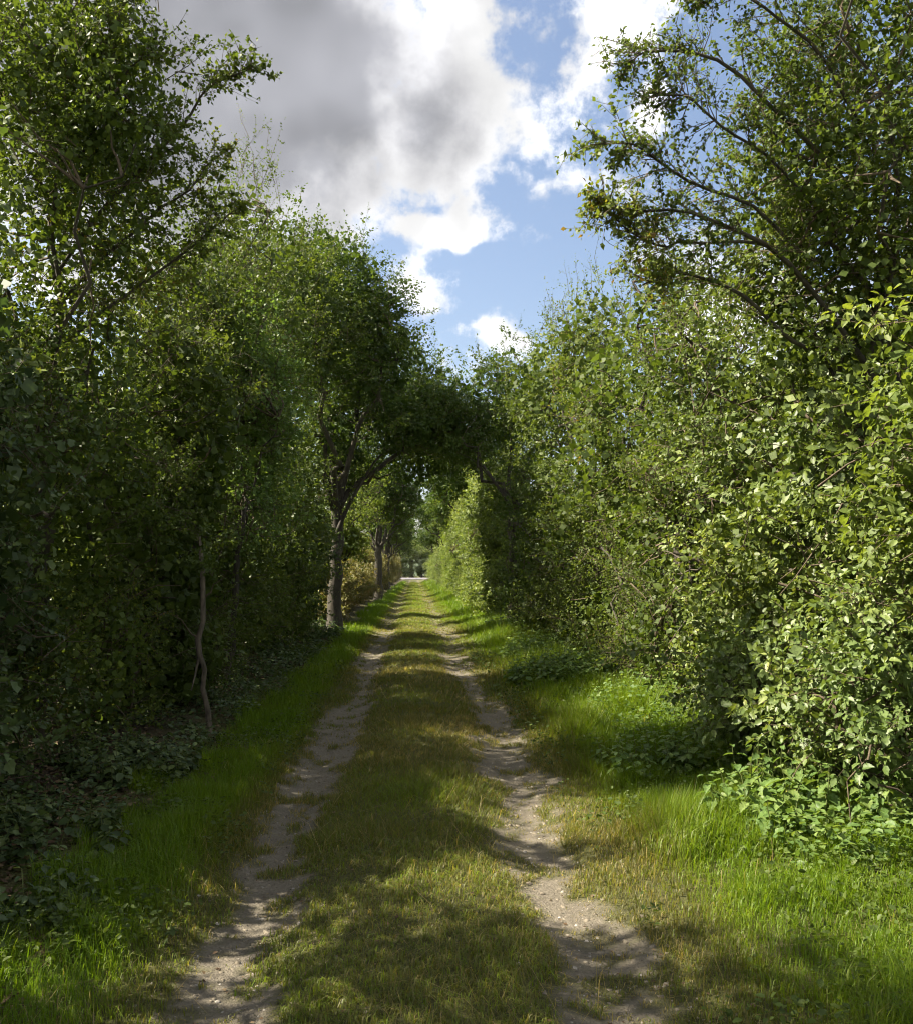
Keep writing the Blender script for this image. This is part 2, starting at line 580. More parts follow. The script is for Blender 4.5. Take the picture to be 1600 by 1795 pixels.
def grow(name, label, cat, base, blobs, mat, leaf='kite', size=0.04, n_spray=400, spray='leafy', length=(0.45, 0.85),
         trunk_h=1.5, trunk_r=0.09, lean=(0, 0), n_limb=6, upward=0.45, filler=2500, filler_size=None, shoots=0, boughs=(), singles=0,
         twig_share=0.5, group=None, bare=0, crown='crown', trunk_r_top=None, limb_r=None, stems=1, fill_mat=None, lumpy=0.22, gap=.40, gap_f=1.5):
    """A tree or shrub: trunk, limbs, crown of leaves on twigs."""
    base = np.array([base[0], base[1], ground_z(base[0], base[1])])
    root = link(name, None, None, base)
    tag(root, label, cat, group)
    anchor, outw, q = sample_blobs(blobs, n_spray, lumpy)
    hole = fbm(anchor[:, 1] * gap_f + anchor[:, 0] * .6 * gap_f, anchor[:, 2] * gap_f + anchor[:, 0] * .4 * gap_f, 55, 2)
    cut = hole > gap
    anchor, outw = anchor[cut], outw[cut]
    n = len(anchor)
    axis = outw * 0.75 + np.array([0, 0, upward]) + rng.normal(size=(n, 3)) * .38
    length_ = rng.uniform(length[0], length[1], n)
    start = anchor - unit(axis) * length_[:, None] * .5
    leaves, frame = place_sprays(spray, start, axis, length_, outw, size)
    parts = [leaves]
    tb = Tubes()
    spray_twigs(tb, spray, start, length_, frame, np.nonzero(rng.random(n) < twig_share)[0], 0.0055)
    # trunk(s)
    fork = base + np.array([lean[0], lean[1], trunk_h])
    tr = Tubes()
    tops = []
    for k in range(stems):
        off = np.array([np.clip(rng.normal(), -1, 1) * .07, np.clip(rng.normal(), -1.5, 1.5) * .25, 0]) * (k > 0)
        f2 = fork + off * 2.0
        pth = wobble_path(base + off - np.array([0, 0, .15]), f2, 9, 0, .011)
        r0 = trunk_r * (1 if k == 0 else .7)
        rr = np.linspace(r0, (trunk_r_top or trunk_r * .72) * (1 if k == 0 else .7), 9)
        rr[0] *= 1.45
        rr[1] *= 1.12
        tr.add(pth, rr, 9, .04)
        tops.append(f2)
    tro = link('trunk', tr.mesh('trunk', M['bark'], base), root)
    # limbs to spread-out targets
    tg_idx = [int(rng.integers(n))]
    core = anchor[:: max(1, n // 400)]
    dist = np.linalg.norm(core - anchor[tg_idx[0]], axis=1)
    targets = [anchor[tg_idx[0]]]
    for _ in range(n_limb - 1):
        j = int(np.argmax(dist))
        targets.append(core[j])
        dist = np.minimum(dist, np.linalg.norm(core - core[j], axis=1))
    nodes = []
    lr = limb_r or trunk_r * .5
    for k, tgt in enumerate(targets):
        o0 = tops[k % len(tops)] - np.array([0, 0, .05])
        cen = np.mean([b[:3] for b in blobs], axis=0)
        end = tgt * .85 + cen * .15
        pth = wobble_path(o0, end, 9, 0, .035, .10)
        link('branch', Tubes().add(pth, np.linspace(lr, lr * .22, 9), 6, .05).mesh('branch', M['bark'], base), root)
        nodes.append(pth[1:])
    for pth, r0, side in boughs:
        # a bough drawn by hand: POINTS, radius, leafy side twigs all along
        pth = np.asarray(pth, float)
        t = np.linspace(0, 1, 14)
        ctrl = np.linspace(0, 1, len(pth))
        pp = np.stack([np.interp(t, ctrl, pth[:, i]) for i in range(3)], -1)
        pp[1:-1] += rng.normal(size=(12, 3)) * .025
        pp[1:-1] = (pp[:-2] + 2 * pp[1:-1] + pp[2:]) / 4
        link('branch', Tubes().add(pp, np.linspace(r0, .005, 14), 6, .05).mesh('branch', M['bark'], base), root)
        nodes.append(pp)
        m = side
        tt = 0.12 + .88 * rng.random(m) ** .8
        a0 = np.stack([np.interp(tt, t, pp[:, i]) for i in range(3)], -1)
        dd = unit(pp[np.minimum((tt * 13).astype(int) + 1, 13)] - pp[np.minimum((tt * 13).astype(int), 12)])
        ax = dd * .7 + rng.normal(size=(m, 3)) * .55 + np.array([0, 0, .15])
        ln = rng.uniform(.22, .50, m) * (1.15 - .5 * tt)
        lv, fr = place_sprays('bunch' if spray == 'bunch' else 'leafy', a0, ax, ln, unit(ax), size * .95)
        keep = rng.random(len(lv[0])) < .42
        parts.append([a[keep] for a in lv])
        spray_twigs(tb, 'bunch' if spray == 'bunch' else 'leafy', a0, ln, fr, range(m), .005)
    # every few sprays are tied back to the nearest limb by a branchlet
    nd = np.concatenate(nodes)
    for i in np.nonzero(rng.random(n) < min(1, 150 / n))[0]:
        j = int(np.argmin(np.linalg.norm(nd - start[i], axis=1)))
        L = np.linalg.norm(nd[j] - start[i])
        if L < 2.2:
            tb.add(wobble_path(nd[j], start[i], 4, 0, .05), np.linspace(.016, .006, 4), 3)
    # long upright shoots that stand out of the top
    if shoots:
        top = np.argsort(-(anchor[:, 2] + rng.normal(size=n) * .45))[:shoots]
        ln = rng.uniform(.5, 1.15, len(top))
        ax = np.array([0, 0, 1.0]) + rng.normal(size=(len(top), 3)) * .16
        lv, fr = place_sprays('shoot', anchor[top], ax, ln, unit(ax), size * .7)
        parts.append(lv)
        spray_twigs(tb, 'shoot', anchor[top], ln, fr, range(len(top)), .005)
    # bare dead twigs that show on the lane side
    for _ in range(bare):
        i = int(rng.integers(n))
        d = unit(outw[i] + rng.normal(size=3) * .8)
        L = rng.uniform(.3, 1.0)
        tb.add(wobble_path(anchor[i] - d * L * .6, anchor[i] + d * L * .5 + np.array([0, 0, -.1]), 6, .1, .05), np.linspace(rng.uniform(.006, .013), .003, 6), 4)
    pos, dr, nr, sz, ti = [np.concatenate([p[k] for p in parts]) for k in range(5)]
    ok = pos[:, 2] > 0.03
    pos, dr, nr, sz, ti = pos[ok], dr[ok], nr[ok], sz[ok], ti[ok]
    if singles:
        eff = sz / np.linalg.norm(pos - EYE, axis=1) * (1 + 0.35 * np.clip((unit(nr) * unit(EYE - pos)).sum(1), -1, 1)) * (.7 + .6 * rng.random(len(pos)))
        # only leaves on the outside towards the lane
        lane = np.abs(pos[:, 0]) < np.quantile(np.abs(pos[:, 0]), .40)
        seen = (np.abs(pos[:, 0] / pos[:, 1] - .046) < .47) & lane
        eff = np.where(seen, eff, 0)
        order = np.argsort(-eff)
        pick, rest = order[:singles], order[singles:]
        V = {'kite': 'oval'}.get(leaf, leaf)
        single_leaves(root, V, mat, pos[pick], dr[pick], nr[pick], sz[pick] * 1.12, ti[pick], base)
        pos, dr, nr, sz, ti = pos[rest], dr[rest], nr[rest], sz[rest], ti[rest]
    leaf = {'toothed': 'blade', 'oval': 'blade', 'lobed': 'blade'}.get(leaf, leaf)
    co = link(crown, leaf_mesh(crown, leaf, pos, dr, nr, sz, ti, M[mat], base), root)
    if singles:
        co['kind'] = 'stuff'
    if filler:
        fp, fo, fq = sample_blobs([(*b[:3], b[3] * .78, b[4] * .78, b[5] * .82) + tuple(b[6:]) for b in blobs], filler, .1, 3.0)
        k = len(fp)
        fs = (filler_size or size * 1.9) * rng.uniform(.6, 1.3, k)
        io = link('inner_leaves', leaf_mesh('inner_leaves', 'kite', fp, rng.normal(size=(k, 3)) + [0, 0, -.3], rng.normal(size=(k, 3)) + fo, fs, rng.random(k) * .6, M[fill_mat or mat], base, np.full(k, 1.5)), co)
    tw = link('twigs', tb.mesh('twigs', M['twig'], base), co)
    tw['kind'] = 'stuff'
    return root


def copy_tree(root, x, y, rz, s, label, group, name=None):
    def rec(o, par):
        c = o.copy()
        COL.objects.link(c)
        c.parent = par
        for ch in list(o.children):
            rec(ch, c)
        return c
    r = rec(root, None)
    r.location = (x, y, ground_z(x, y))
    r.rotation_euler = (0, 0, rz)
    r.scale = s
    r['label'] = label
    r['group'] = group
    return r


# ---------------------------------------------------------------- ground
def rut_l(y):
    return -0.74 + .06 * np.sin(y * .55 + .6) + .03 * np.sin(y * 1.7)


def rut_r(y):
    return 0.80 + .07 * np.sin(y * .5 + 2.2) + .03 * np.sin(y * 1.9 + 1)


def bare_mask(x, y):
    """How bare the soil is: two wheel ruts with ragged edges, shreds of turf in them."""
    w = fbm(x * 2.6, y * 1.5, 3, 4) - .5
    w2 = fbm(x * 9, y * 7, 9, 3) - .5
    wl_, wr_ = .205 + .05 * np.sin(y * .8), .205 + .06 * np.sin(y * .7 + 2)
    dl = (np.abs(x - rut_l(y)) - wl_) + w * .36 + w2 * .26
    drr = (np.abs(x - rut_r(y)) - wr_) + w * .40 + w2 * .28
    patch = sstep(fbm(x * 1.3, y * .45, 21, 3), .52, .66) * sstep(y, 7.0, 10.0) * (x > .2)   # the far end of the rut is half grown over
    b = np.maximum(1 - sstep(dl, -.07, .06), (1 - sstep(drr, -.07, .06)) * (1 - .5 * patch))
    tuft = np.maximum(sstep(fbm(x * 6.5, y * 4.2, 31, 3), .58, .68), .9 * sstep(fbm(x * 17, y * 13, 33, 2), .62, .74) * (.55 + .45 * np.sin(y * 2.1)))
    return np.clip(b * (1 - .85 * tuft) * (1 - .45 * sstep(y, 14, 34)), 0, 1)


def ground_z(x, y):
    x, y = np.asarray(x, float), np.asarray(y, float)
    z = -.055 * np.exp(-((x - rut_l(y)) / .24) ** 2) - .055 * np.exp(-((x - rut_r(y)) / .24) ** 2)
    z = z + .03 * np.exp(-(x / .45) ** 2)
    z = z + .16 * sstep(np.abs(x + .05), 1.5, 3.0) + .05 * (fbm(x * .8, y * .8, 5, 4) - .5) + .030 * (fbm(x * 5, y * 5, 8, 3) - .5)
    r = z * np.exp(-np.maximum(np.abs(x) - 30, 0) / 40)
    return r if r.ndim else float(r)


xs = np.concatenate([-np.geomspace(3.6, 1500, 36)[::-1], np.arange(-3.54, 3.55, .065), np.geomspace(3.6, 1500, 36)])
ys = [-60., -40, -25, -15, -9, -5, -2, 0, 1, 1.8]
while ys[-1] < 320:
    ys.append(ys[-1] + max(.055, .011 * ys[-1]))
ys = np.array(ys + list(np.geomspace(340, 1900, 18)))
gx_, gy_ = np.meshgrid(xs, ys, indexing='ij')
gz_ = ground_z(gx_, gy_)
bare_ = bare_mask(gx_, gy_) * (gy_ < 230) * (np.abs(gx_) < 4)
nx, ny = gx_.shape
i, j = np.meshgrid(np.arange(nx - 1), np.arange(ny - 1), indexing='ij')
q = np.stack([i * ny + j, (i + 1) * ny + j, (i + 1) * ny + j + 1, i * ny + j + 1], -1).reshape(-1, 4)

gm, nt, out = new_mat('lane_soil_and_turf')
at = nt.nodes.new('ShaderNodeAttribute')
at.attribute_name = 'tint'
tcn = nt.nodes.new('ShaderNodeTexCoord')


def gnoise(scale, detail=6, rough=.6):
    n = nt.nodes.new('ShaderNodeTexNoise')
    n.inputs['Scale'].default_value = scale
    n.inputs['Detail'].default_value = detail
    n.inputs['Roughness'].default_value = rough
    nt.links.new(tcn.outputs['Object'], n.inputs['Vector'])
    return n.outputs['Fac']


def gmix(f, a, b):
    n = nt.nodes.new('ShaderNodeMix')
    n.data_type = 'RGBA'
    if isinstance(f, float):
        n.inputs['Factor'].default_value = f
    else:
        nt.links.new(f, n.inputs['Factor'])
    nt.links.new(a, n.inputs['A'])
    nt.links.new(b, n.inputs['B'])
    return n.outputs['Result']


n_big, n_mid, n_fine = gnoise(1.4), gnoise(7, 8), gnoise(60, 6, .7)
dirt = gmix(.5, ramp_node(nt, n_mid, [(.3, (.125, .108, .084)), (.7, (.22, .194, .152))]), ramp_node(nt, n_fine, [(.3, (.080, .069, .053)), (.72, (.265, .235, .186))]))
turf = gmix(.5, ramp_node(nt, n_mid, [(.3, (.050, .062, .018)), (.7, (.105, .105, .036))]), ramp_node(nt, n_fine, [(.3, (.038, .045, .015)), (.7, (.135, .12, .048))]))
sx = nt.nodes.new('ShaderNodeSeparateXYZ')
nt.links.new(tcn.outputs['Object'], sx.inputs[0])
ax_ = nt.nodes.new('ShaderNodeMath')
ax_.operation = 'ABSOLUTE'
nt.links.new(sx.outputs['X'], ax_.inputs[0])
mr = nt.nodes.new('ShaderNodeMapRange')
nt.links.new(ax_.outputs[0], mr.inputs['Value'])
mr.inputs['From Min'].default_value, mr.inputs['From Max'].default_value = 2.0, 2.6
mulch = ramp_node(nt, n_fine, [(.3, (.022, .016, .010)), (.7, (.070, .050, .030))])
mr2 = nt.nodes.new('ShaderNodeMapRange')
nt.links.new(ax_.outputs[0], mr2.inputs['Value'])
mr2.inputs['From Min'].default_value, mr2.inputs['From Max'].default_value = 4.5, 5.0
field = ramp_node(nt, n_big, [(.3, (.075, .10, .025)), (.7, (.13, .14, .04))])
g1 = gmix(mr.outputs[0], turf, mulch)
g1 = gmix(mr2.outputs[0], g1, field)
col = gmix(at.outputs['Fac'], g1, dirt)
p = nt.nodes.new('ShaderNodeBsdfPrincipled')
nt.links.new(col, p.inputs['Base Color'])
p.inputs['Roughness'].default_value = .95
p.inputs['Specular IOR Level'].default_value = .2
bp = nt.nodes.new('ShaderNodeBump')
bp.inputs['Strength'].default_value = 1.0
bp.inputs['Distance'].default_value = .03
ad = nt.nodes.new('ShaderNodeMath')
ad.operation = 'ADD'
nt.links.new(n_fine, ad.inputs[0])
nt.links.new(n_mid, ad.inputs[1])
nt.links.new(ad.outputs[0], bp.inputs['Height'])
nt.links.new(bp.outputs[0], p.inputs['Normal'])
nt.links.new(p.outputs[0], out.inputs[0])
ground = link('ground', mesh_np('ground', np.stack([gx_, gy_, gz_], -1).reshape(-1, 3), q.ravel(), np.full(len(q), 4), gm, bare_.ravel(), True))
tag(ground, 'earth lane with two bare wheel ruts between grassy verges', None, kind='structure')

# the road that crosses the lane's far end, and the wooded rise behind it
rm, nt, out = new_mat('pale_road_surface')
tcn = nt.nodes.new('ShaderNodeTexCoord')
rcol = ramp_node(nt, gnoise(3, 8), [(.3, (.09, .085, .092)), (.7, (.15, .143, .153))])
p = nt.nodes.new('ShaderNodeBsdfPrincipled')
nt.links.new(rcol, p.inputs['Base Color'])
p.inputs['Roughness'].default_value = .9
nt.links.new(p.outputs[0], out.inputs[0])
rx = np.linspace(-120, 120, 60)
rv, rf = [], []
for k, x in enumerate(rx):
    rv += [(x, 205, .10), (x, 205.4, .14), (x, 216, .20), (x, 226, .34)]
rv = np.array(rv, float)
for k in range(len(rx) - 1):
    for m in range(3):
        rf.append((k * 4 + m, (k + 1) * 4 + m, (k + 1) * 4 + m + 1, k * 4 + m + 1))
road = link('road', mesh_np('road', rv, np.array(rf).ravel(), np.full(len(rf), 4), rm))
tag(road, 'pale road surface crossing at the far end of the lane', None, kind='structure')
hm, nt, out = new_mat('wooded_hill')
tcn = nt.nodes.new('ShaderNodeTexCoord')
hcol = ramp_node(nt, gnoise(.05, 8), [(.3, (.030, .055, .025)), (.7, (.075, .105, .045))])
p = nt.nodes.new('ShaderNodeBsdfPrincipled')
nt.links.new(hcol, p.inputs['Base Color'])
p.inputs['Roughness'].default_value = 1
nt.links.new(p.outputs[0], out.inputs[0])
hx, hy = np.meshgrid(np.linspace(-900, 900, 100), np.linspace(420, 1400, 50), indexing='ij')
hz = 34 * sstep(hy, 420, 900) * (.6 + .8 * fbm(hx / 260, hy / 260, 44, 3)) + 7 * (fbm(hx / 14, hy / 14, 45, 3) - .4) * sstep(hy, 420, 470) - .3
i, j = np.meshgrid(np.arange(99), np.arange(49), indexing='ij')
hq = np.stack([i * 50 + j, (i + 1) * 50 + j, (i + 1) * 50 + j + 1, i * 50 + j + 1], -1).reshape(-1, 4)
hill = link('hill', mesh_np('hill', np.stack([hx, hy, hz], -1).reshape(-1, 3), hq.ravel(), np.full(len(hq), 4), hm))
tag(hill, 'low wooded hill far beyond the end of the lane', None, kind='structure')

# ---------------------------------------------------------------- trees and shrubs of the hedge on the shaded side (X < 0)
HEDGE_L, HEDGE_R = 'trees and shrubs of the shaded hedge', 'trees and shrubs of the sunlit hedge'
grow('ivy_shrub', 'dark ivy covered shrub low at the left edge, nearest of the shaded hedge', 'shrub', (-3.1, 5.6),
     [(-3.0, 4.9, 1.5, .75, 1.1, 1.6), (-3.05, 6.0, 2.4, .75, 1.2, 1.9), (-3.0, 5.8, .55, .6, 1.6, .55, 1.3), (-3.3, 7.2, 1.2, .6, .9, 1.2)], 'ivy', 'lobed', .043, 560, 'dense', (.4, .75),
     1.2, .10, (0, .2), 6, .3, 6000, .10, 0, (), 280, .7, HEDGE_L, 34, 'foliage', stems=3)
grow('hawthorn_tree', 'unseen hawthorn off the left edge, added to shade the near lane', 'tree', (-3.6, 3.6),  # added out of view, crown shaped for the shade it throws on the lane
     [(-3.4, 3.0, 5.6, 1.1, 1.1, 2.0), (-3.2, 3.2, 2.4, .9, 1.2, 2.0), (-3.3, 2.0, 4.8, 1.0, 1.2, 1.9), (-3.2, 2.0, 2.0, .9, 1.2, 1.9), (-3.4, 4.2, 4.3, .8, .8, 1.4)],
     'hawthorn', 'kite', .05, 480, 'leafy', (.45, .85), 2.2, .11, (0, 0), 8, .4, 9000, .085, 0, (), 0, .2, HEDGE_L, 0, gap=.2)
grow('hawthorn_tree', 'tall hawthorn at the upper left with twiggy boughs against the grey cloud', 'tree', (-3.35, 8.4),
     [(-3.2, 8.3, 4.9, 1.15, 1.7, 1.7), (-3.1, 8.0, 6.2, .95, 1.3, 1.2), (-3.0, 8.5, 2.7, .85, 1.6, 1.7, 1.2), (-2.95, 8.5, .9, .7, 1.6, .9, 1.3), (-2.5, 7.6, 5.5, .7, .9, .8)],
     'hawthorn', 'kite', .036, 820, 'bunch', (.35, .75), 2.4, .12, (.1, -.1), 9, .5, 15000, .062, 14,
     [([(-3.2, 8.3, 4.2), (-2.6, 8.2, 5.0), (-2.0, 8.1, 5.6), (-1.72, 8.0, 5.90), (-1.45, 8.0, 6.0)], .018, 34),
      ([(-3.2, 8.3, 3.9), (-2.6, 8.4, 4.6), (-2.1, 8.5, 5.1), (-1.75, 8.5, 5.48)], .018, 34),
      ([(-3.2, 8.2, 4.6), (-2.7, 7.9, 5.4), (-2.35, 7.6, 5.8), (-2.12, 7.5, 5.85)], .018, 34),
      ([(-3.1, 8.3, 3.6), (-2.5, 8.5, 4.2), (-1.95, 8.6, 4.75), (-1.7, 8.7, 5.0)], .018, 34),
      ([(-3.1, 8.0, 4.9), (-2.6, 7.6, 5.9), (-2.3, 7.4, 6.35)], .016, 34)], 0, .6, HEDGE_L, 20, limb_r=.026, gap=.37)
grow('blackthorn_shrub', 'dark leafy shrub behind the bare pale stem in the shaded hedge', 'shrub', (-2.95, 10.9),
     [(-2.85, 10.8, 1.5, .8, 1.5, 1.6), (-2.8, 11.0, 3.4, .95, 1.5, 1.6), (-2.8, 10.9, .6, .7, 1.6, .6, 1.3)], 'blackthorn', 'kite', .042, 680, 'leafy', (.4, .8),
     1.4, .08, (0, 0), 7, .35, 7500, .11, 0, (), 0, .6, HEDGE_L, 26, 'foliage', stems=3)
grow('blackthorn_shrub', 'rounded shrub of middling height below the pale green hazel', 'shrub', (-2.95, 14.0),
     [(-2.85, 13.9, 1.6, .85, 1.6, 1.7), (-2.85, 14.2, 3.9, 1.0, 1.5, 1.7), (-3.1, 12.4, 4.9, 1.0, 1.2, 1.4), (-3.0, 14.2, 5.6, 1.0, 1.3, 1.2)], 'blackthorn', 'kite', .046, 760, 'leafy', (.45, .85),
     1.4, .08, (0, 0), 7, .4, 6500, .10, 0, (), 0, .5, HEDGE_L, 20, 'foliage', stems=3, gap=.33)
grow('hazel_shrub', 'pale green hazel shrub glowing halfway up the shaded hedge', 'shrub', (-2.55, 13.0),
     [(-2.15, 13.0, 4.1, .55, .9, 1.0), (-2.2, 12.9, 2.8, .5, .8, .9)], 'nettle', 'oval', .052, 250, 'leafy', (.4, .8),
     2.3, .05, (.2, 0), 4, .5, 500, .10, 4, (), 0, .5, HEDGE_L, 4, stems=2)
grow('hawthorn_tree', 'hawthorn with upright shoots along its top, beside the tall maple', 'tree', (-3.2, 17.2),
     [(-3.1, 17.0, 7.0, 1.4, 1.9, 2.1), (-2.9, 17.0, 2.8, 1.0, 1.8, 2.5), (-2.9, 18.6, 6.0, 1.3, 1.4, 2.2), (-2.8, 17.0, .9, .8, 1.9, .9, 1.4)],
     'hawthorn', 'kite', .050, 860, 'leafy', (.45, .9), 2.2, .10, (0, 0), 8, .5, 5200, .11, 40, (), 0, .5, HEDGE_L, 18)
grow('blackthorn_shrub', 'deep green shrub standing just in front of the tall maple', 'shrub', (-3.05, 20.8),
     [(-2.8, 20.8, 7.4, 1.35, 1.7, 2.2), (-2.75, 20.6, 3.0, 1.0, 1.8, 2.6), (-2.75, 20.3, .8, .8, 1.9, .8, 1.4)],
     'blackthorn', 'kite', .056, 640, 'leafy', (.5, .95), 2.0, .10, (0, 0), 7, .45, 5200, .13, 10, (), 0, .4, HEDGE_L, 14, 'foliage', stems=2)
grow('ivy_shrub', 'low dark undergrowth shrub at the foot of the tall maple', 'shrub', (-3.0, 22.8),
     [(-2.75, 22.6, 1.7, .8, 1.3, 1.8), (-2.9, 23.6, 2.4, .8, 1.2, 2.2)], 'ivy', 'kite', .06, 330, 'dense', (.5, .9),
     1.0, .07, (0, 0), 5, .3, 2600, .13, 0, (), 0, .4, HEDGE_L, 10, 'foliage', stems=3)
grow('field_maple', 'tall dark field maple with forked trunk leaning over the shaded verge', 'tree', (-2.1, 25.0),
     [(-2.0, 24.4, 8.6, 1.8, 2.3, 2.5), (-.95, 24.2, 7.5, 1.2, 1.9, 2.0), (-2.6, 21.8, 7.6, 1.3, 1.7, 2.2), (-.1, 25.4, 5.6, 1.5, 1.5, 1.0), (-2.4, 25, 5.4, 1.1, 1.6, 1.4)],
     'maple', 'kite', .080, 960, 'leafy', (.6, 1.1), 3.2, .20, (.05, .1), 10, .35, 4200, .17, 12,
     [([(-2.1, 25, 2.4), (-1.6, 25, 3.7), (-1.0, 25.2, 4.7), (-.2, 25.4, 5.2)], .075, 14)], 0, .35, HEDGE_L, 6, limb_r=.09, gap=.30)
grow('field_maple', 'young maple behind the forked maple trunk, sun glow put into its yellow-green leaf colour', 'tree', (-2.7, 35.0),
     [(-1.9, 35, 4.5, 1.1, 1.5, 1.3), (-2.6, 35, 2.9, .8, 1.4, 1.2)], 'hazel', 'kite', .085, 330, 'leafy', (.5, .9),  # pale hazel tones stand in for backlit maple leaves
     1.8, .07, (.1, 0), 6, .4, 500, .14, 6, (), 0, .4, HEDGE_L, 0)
grow('field_maple', 'maple arching right over the lane behind the tall dark one', 'tree', (-3.2, 29.6),
     [(-1.6, 29.4, 7.3, 1.8, 2.0, 2.2), (.3, 29.4, 6.8, 1.25, 1.7, 1.8), (-2.4, 30, 5.0, 1.1, 1.4, 1.3), (.1, 29.8, 5.2, 1.2, 1.3, .8), (1.0, 29.6, 6.0, 1.2, 1.5, 1.3)],
     'maple', 'kite', .088, 760, 'leafy', (.7, 1.2), 3.6, .15, (.3, 0), 8, .35, 3000, .18, 10, (), 0, .3, HEDGE_L, 0, limb_r=.07, gap=.30)

# ---------------------------------------------------------------- the sunlit hedge (X > 0)
grow('hawthorn_tree', 'large hawthorn at the upper right with long boughs reaching over blue sky', 'tree', (3.75, 7.2),
     [(3.55, 6.9, 5.2, 1.1, 1.5, 1.5), (3.3, 6.9, 3.9, .85, 1.3, 1.0), (3.7, 6.2, 6.2, 1.2, 1.4, 1.0), (3.0, 7.0, 4.6, .6, .9, .9, .8)],
     'hawthorn', 'kite', .030, 860, 'bunch', (.3, .65), 2.2, .13, (-.05, 0), 9, .5, 7000, .056, 6,
     [([(3.6, 6.9, 2.9), (2.9, 6.6, 3.75), (2.2, 6.4, 4.12), (1.65, 6.3, 4.12), (1.27, 6.3, 4.18)], .024, 44),
      ([(2.6, 6.55, 3.95), (2.0, 6.4, 3.93), (1.6, 6.3, 3.86), (1.33, 6.3, 4.15)], .013, 32),
      ([(3.0, 6.7, 3.9), (2.4, 6.5, 4.3), (1.8, 6.35, 4.35), (1.55, 6.3, 4.62), (1.23, 6.3, 4.58)], .015, 44),
      ([(3.5, 6.8, 4.2), (2.7, 6.6, 5.0), (2.1, 6.5, 5.42), (1.7, 6.5, 5.42), (1.52, 6.5, 5.28)], .019, 48),
      ([(3.2, 6.8, 4.2), (2.5, 6.5, 4.7), (2.0, 6.4, 4.95), (1.72, 6.4, 5.02)], .014, 44),
      ([(3.4, 6.6, 4.8), (2.8, 6.4, 5.5), (2.3, 6.3, 5.75), (1.9, 6.3, 5.7)], .016, 44),
      ([(3.0, 6.9, 3.3), (2.4, 6.7, 3.7), (1.9, 6.5, 3.75), (1.6, 6.4, 3.62)], .018, 34)], 0, .6, HEDGE_R, 14, limb_r=.026, gap=.42)
grow('hazel_shrub', 'bright yellow-green hazel with large leaves at the right edge', 'shrub', (3.1, 4.9),
     [(2.98, 5.0, 2.8, .30, .55, .5), (3.05, 5.3, 2.0, .30, .55, .6)], 'hazel', 'toothed', .048, 66, 'leafy', (.4, .75),
     1.3, .04, (-.1, 0), 5, .5, 500, .10, 3, (), 260, .7, HEDGE_R, 4, stems=2)
grow('mixed_hedge_shrub', 'glossy leaved shrub in full sun in the middle of the sunlit hedge', 'shrub', (3.35, 8.4),
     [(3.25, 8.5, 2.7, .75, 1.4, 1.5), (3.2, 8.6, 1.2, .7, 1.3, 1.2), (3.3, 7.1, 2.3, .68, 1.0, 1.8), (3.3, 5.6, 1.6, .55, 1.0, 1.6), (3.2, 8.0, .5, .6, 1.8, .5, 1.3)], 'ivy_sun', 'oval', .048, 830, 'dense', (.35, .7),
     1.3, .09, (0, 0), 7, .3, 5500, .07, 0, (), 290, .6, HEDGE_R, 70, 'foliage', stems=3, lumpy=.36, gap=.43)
grow('bramble_patch', 'sprawling bramble mound at the foot of the sunlit hedge', 'bramble', (2.9, 6.4),
     [(2.75, 6.6, .65, .5, .9, .6), (2.85, 5.5, .85, .42, .8, .8), (3.0, 7.6, .7, .45, .8, .6)], 'bramble', 'toothed', .044, 320, 'dense', (.35, .7),
     .4, .025, (0, 0), 8, .2, 900, .09, 0, (), 290, .7, HEDGE_R, 30, 'foliage', stems=3)
grow('hawthorn_shrub', 'loose hawthorn with bare reddish twigs below the large right hawthorn', 'shrub', (3.45, 12.2),
     [(3.35, 12.0, 4.6, .9, 1.5, 1.5), (3.2, 12.0, 2.2, .75, 1.5, 1.9), (3.3, 10.4, 3.6, .8, 1.0, 1.4), (3.15, 11.6, .8, .7, 1.8, .8, 1.4)], 'hawthorn', 'kite', .043, 860, 'leafy', (.4, .85),
     2.0, .09, (0, 0), 7, .5, 6000, .08, 18, (), 0, .6, HEDGE_R, 60, 'foliage', stems=2, lumpy=.36, gap=.42)
grow('hawthorn_tree', 'upright pointed hawthorn with a spray of thin shoots on top', 'tree', (3.35, 17.0),
     [(3.2, 16.8, 5.4, .85, 1.3, 1.7), (3.1, 16.8, 2.4, .85, 1.7, 2.2), (3.2, 14.7, 3.9, .9, 1.2, 1.9), (3.1, 15.8, .8, .75, 1.9, .8, 1.4)], 'hawthorn', 'kite', .046, 780, 'leafy', (.45, .9),
     2.2, .10, (0, 0), 7, .55, 4600, .12, 46, (), 0, .45, HEDGE_R, 24, lumpy=.32)
grow('blackthorn_shrub', 'dense green shrub between the pointed hawthorn and the dark arch', 'shrub', (3.4, 21.2),
     [(3.1, 21.2, 5.4, 1.2, 1.8, 1.9), (3.0, 20.4, 2.4, .9, 1.9, 2.2), (3.0, 20.6, .7, .8, 2.2, .7, 1.4)], 'blackthorn', 'kite', .056, 560, 'leafy', (.5, .95),
     2.0, .10, (0, 0), 6, .45, 3800, .13, 12, (), 0, .4, HEDGE_R, 14, 'foliage', stems=2)
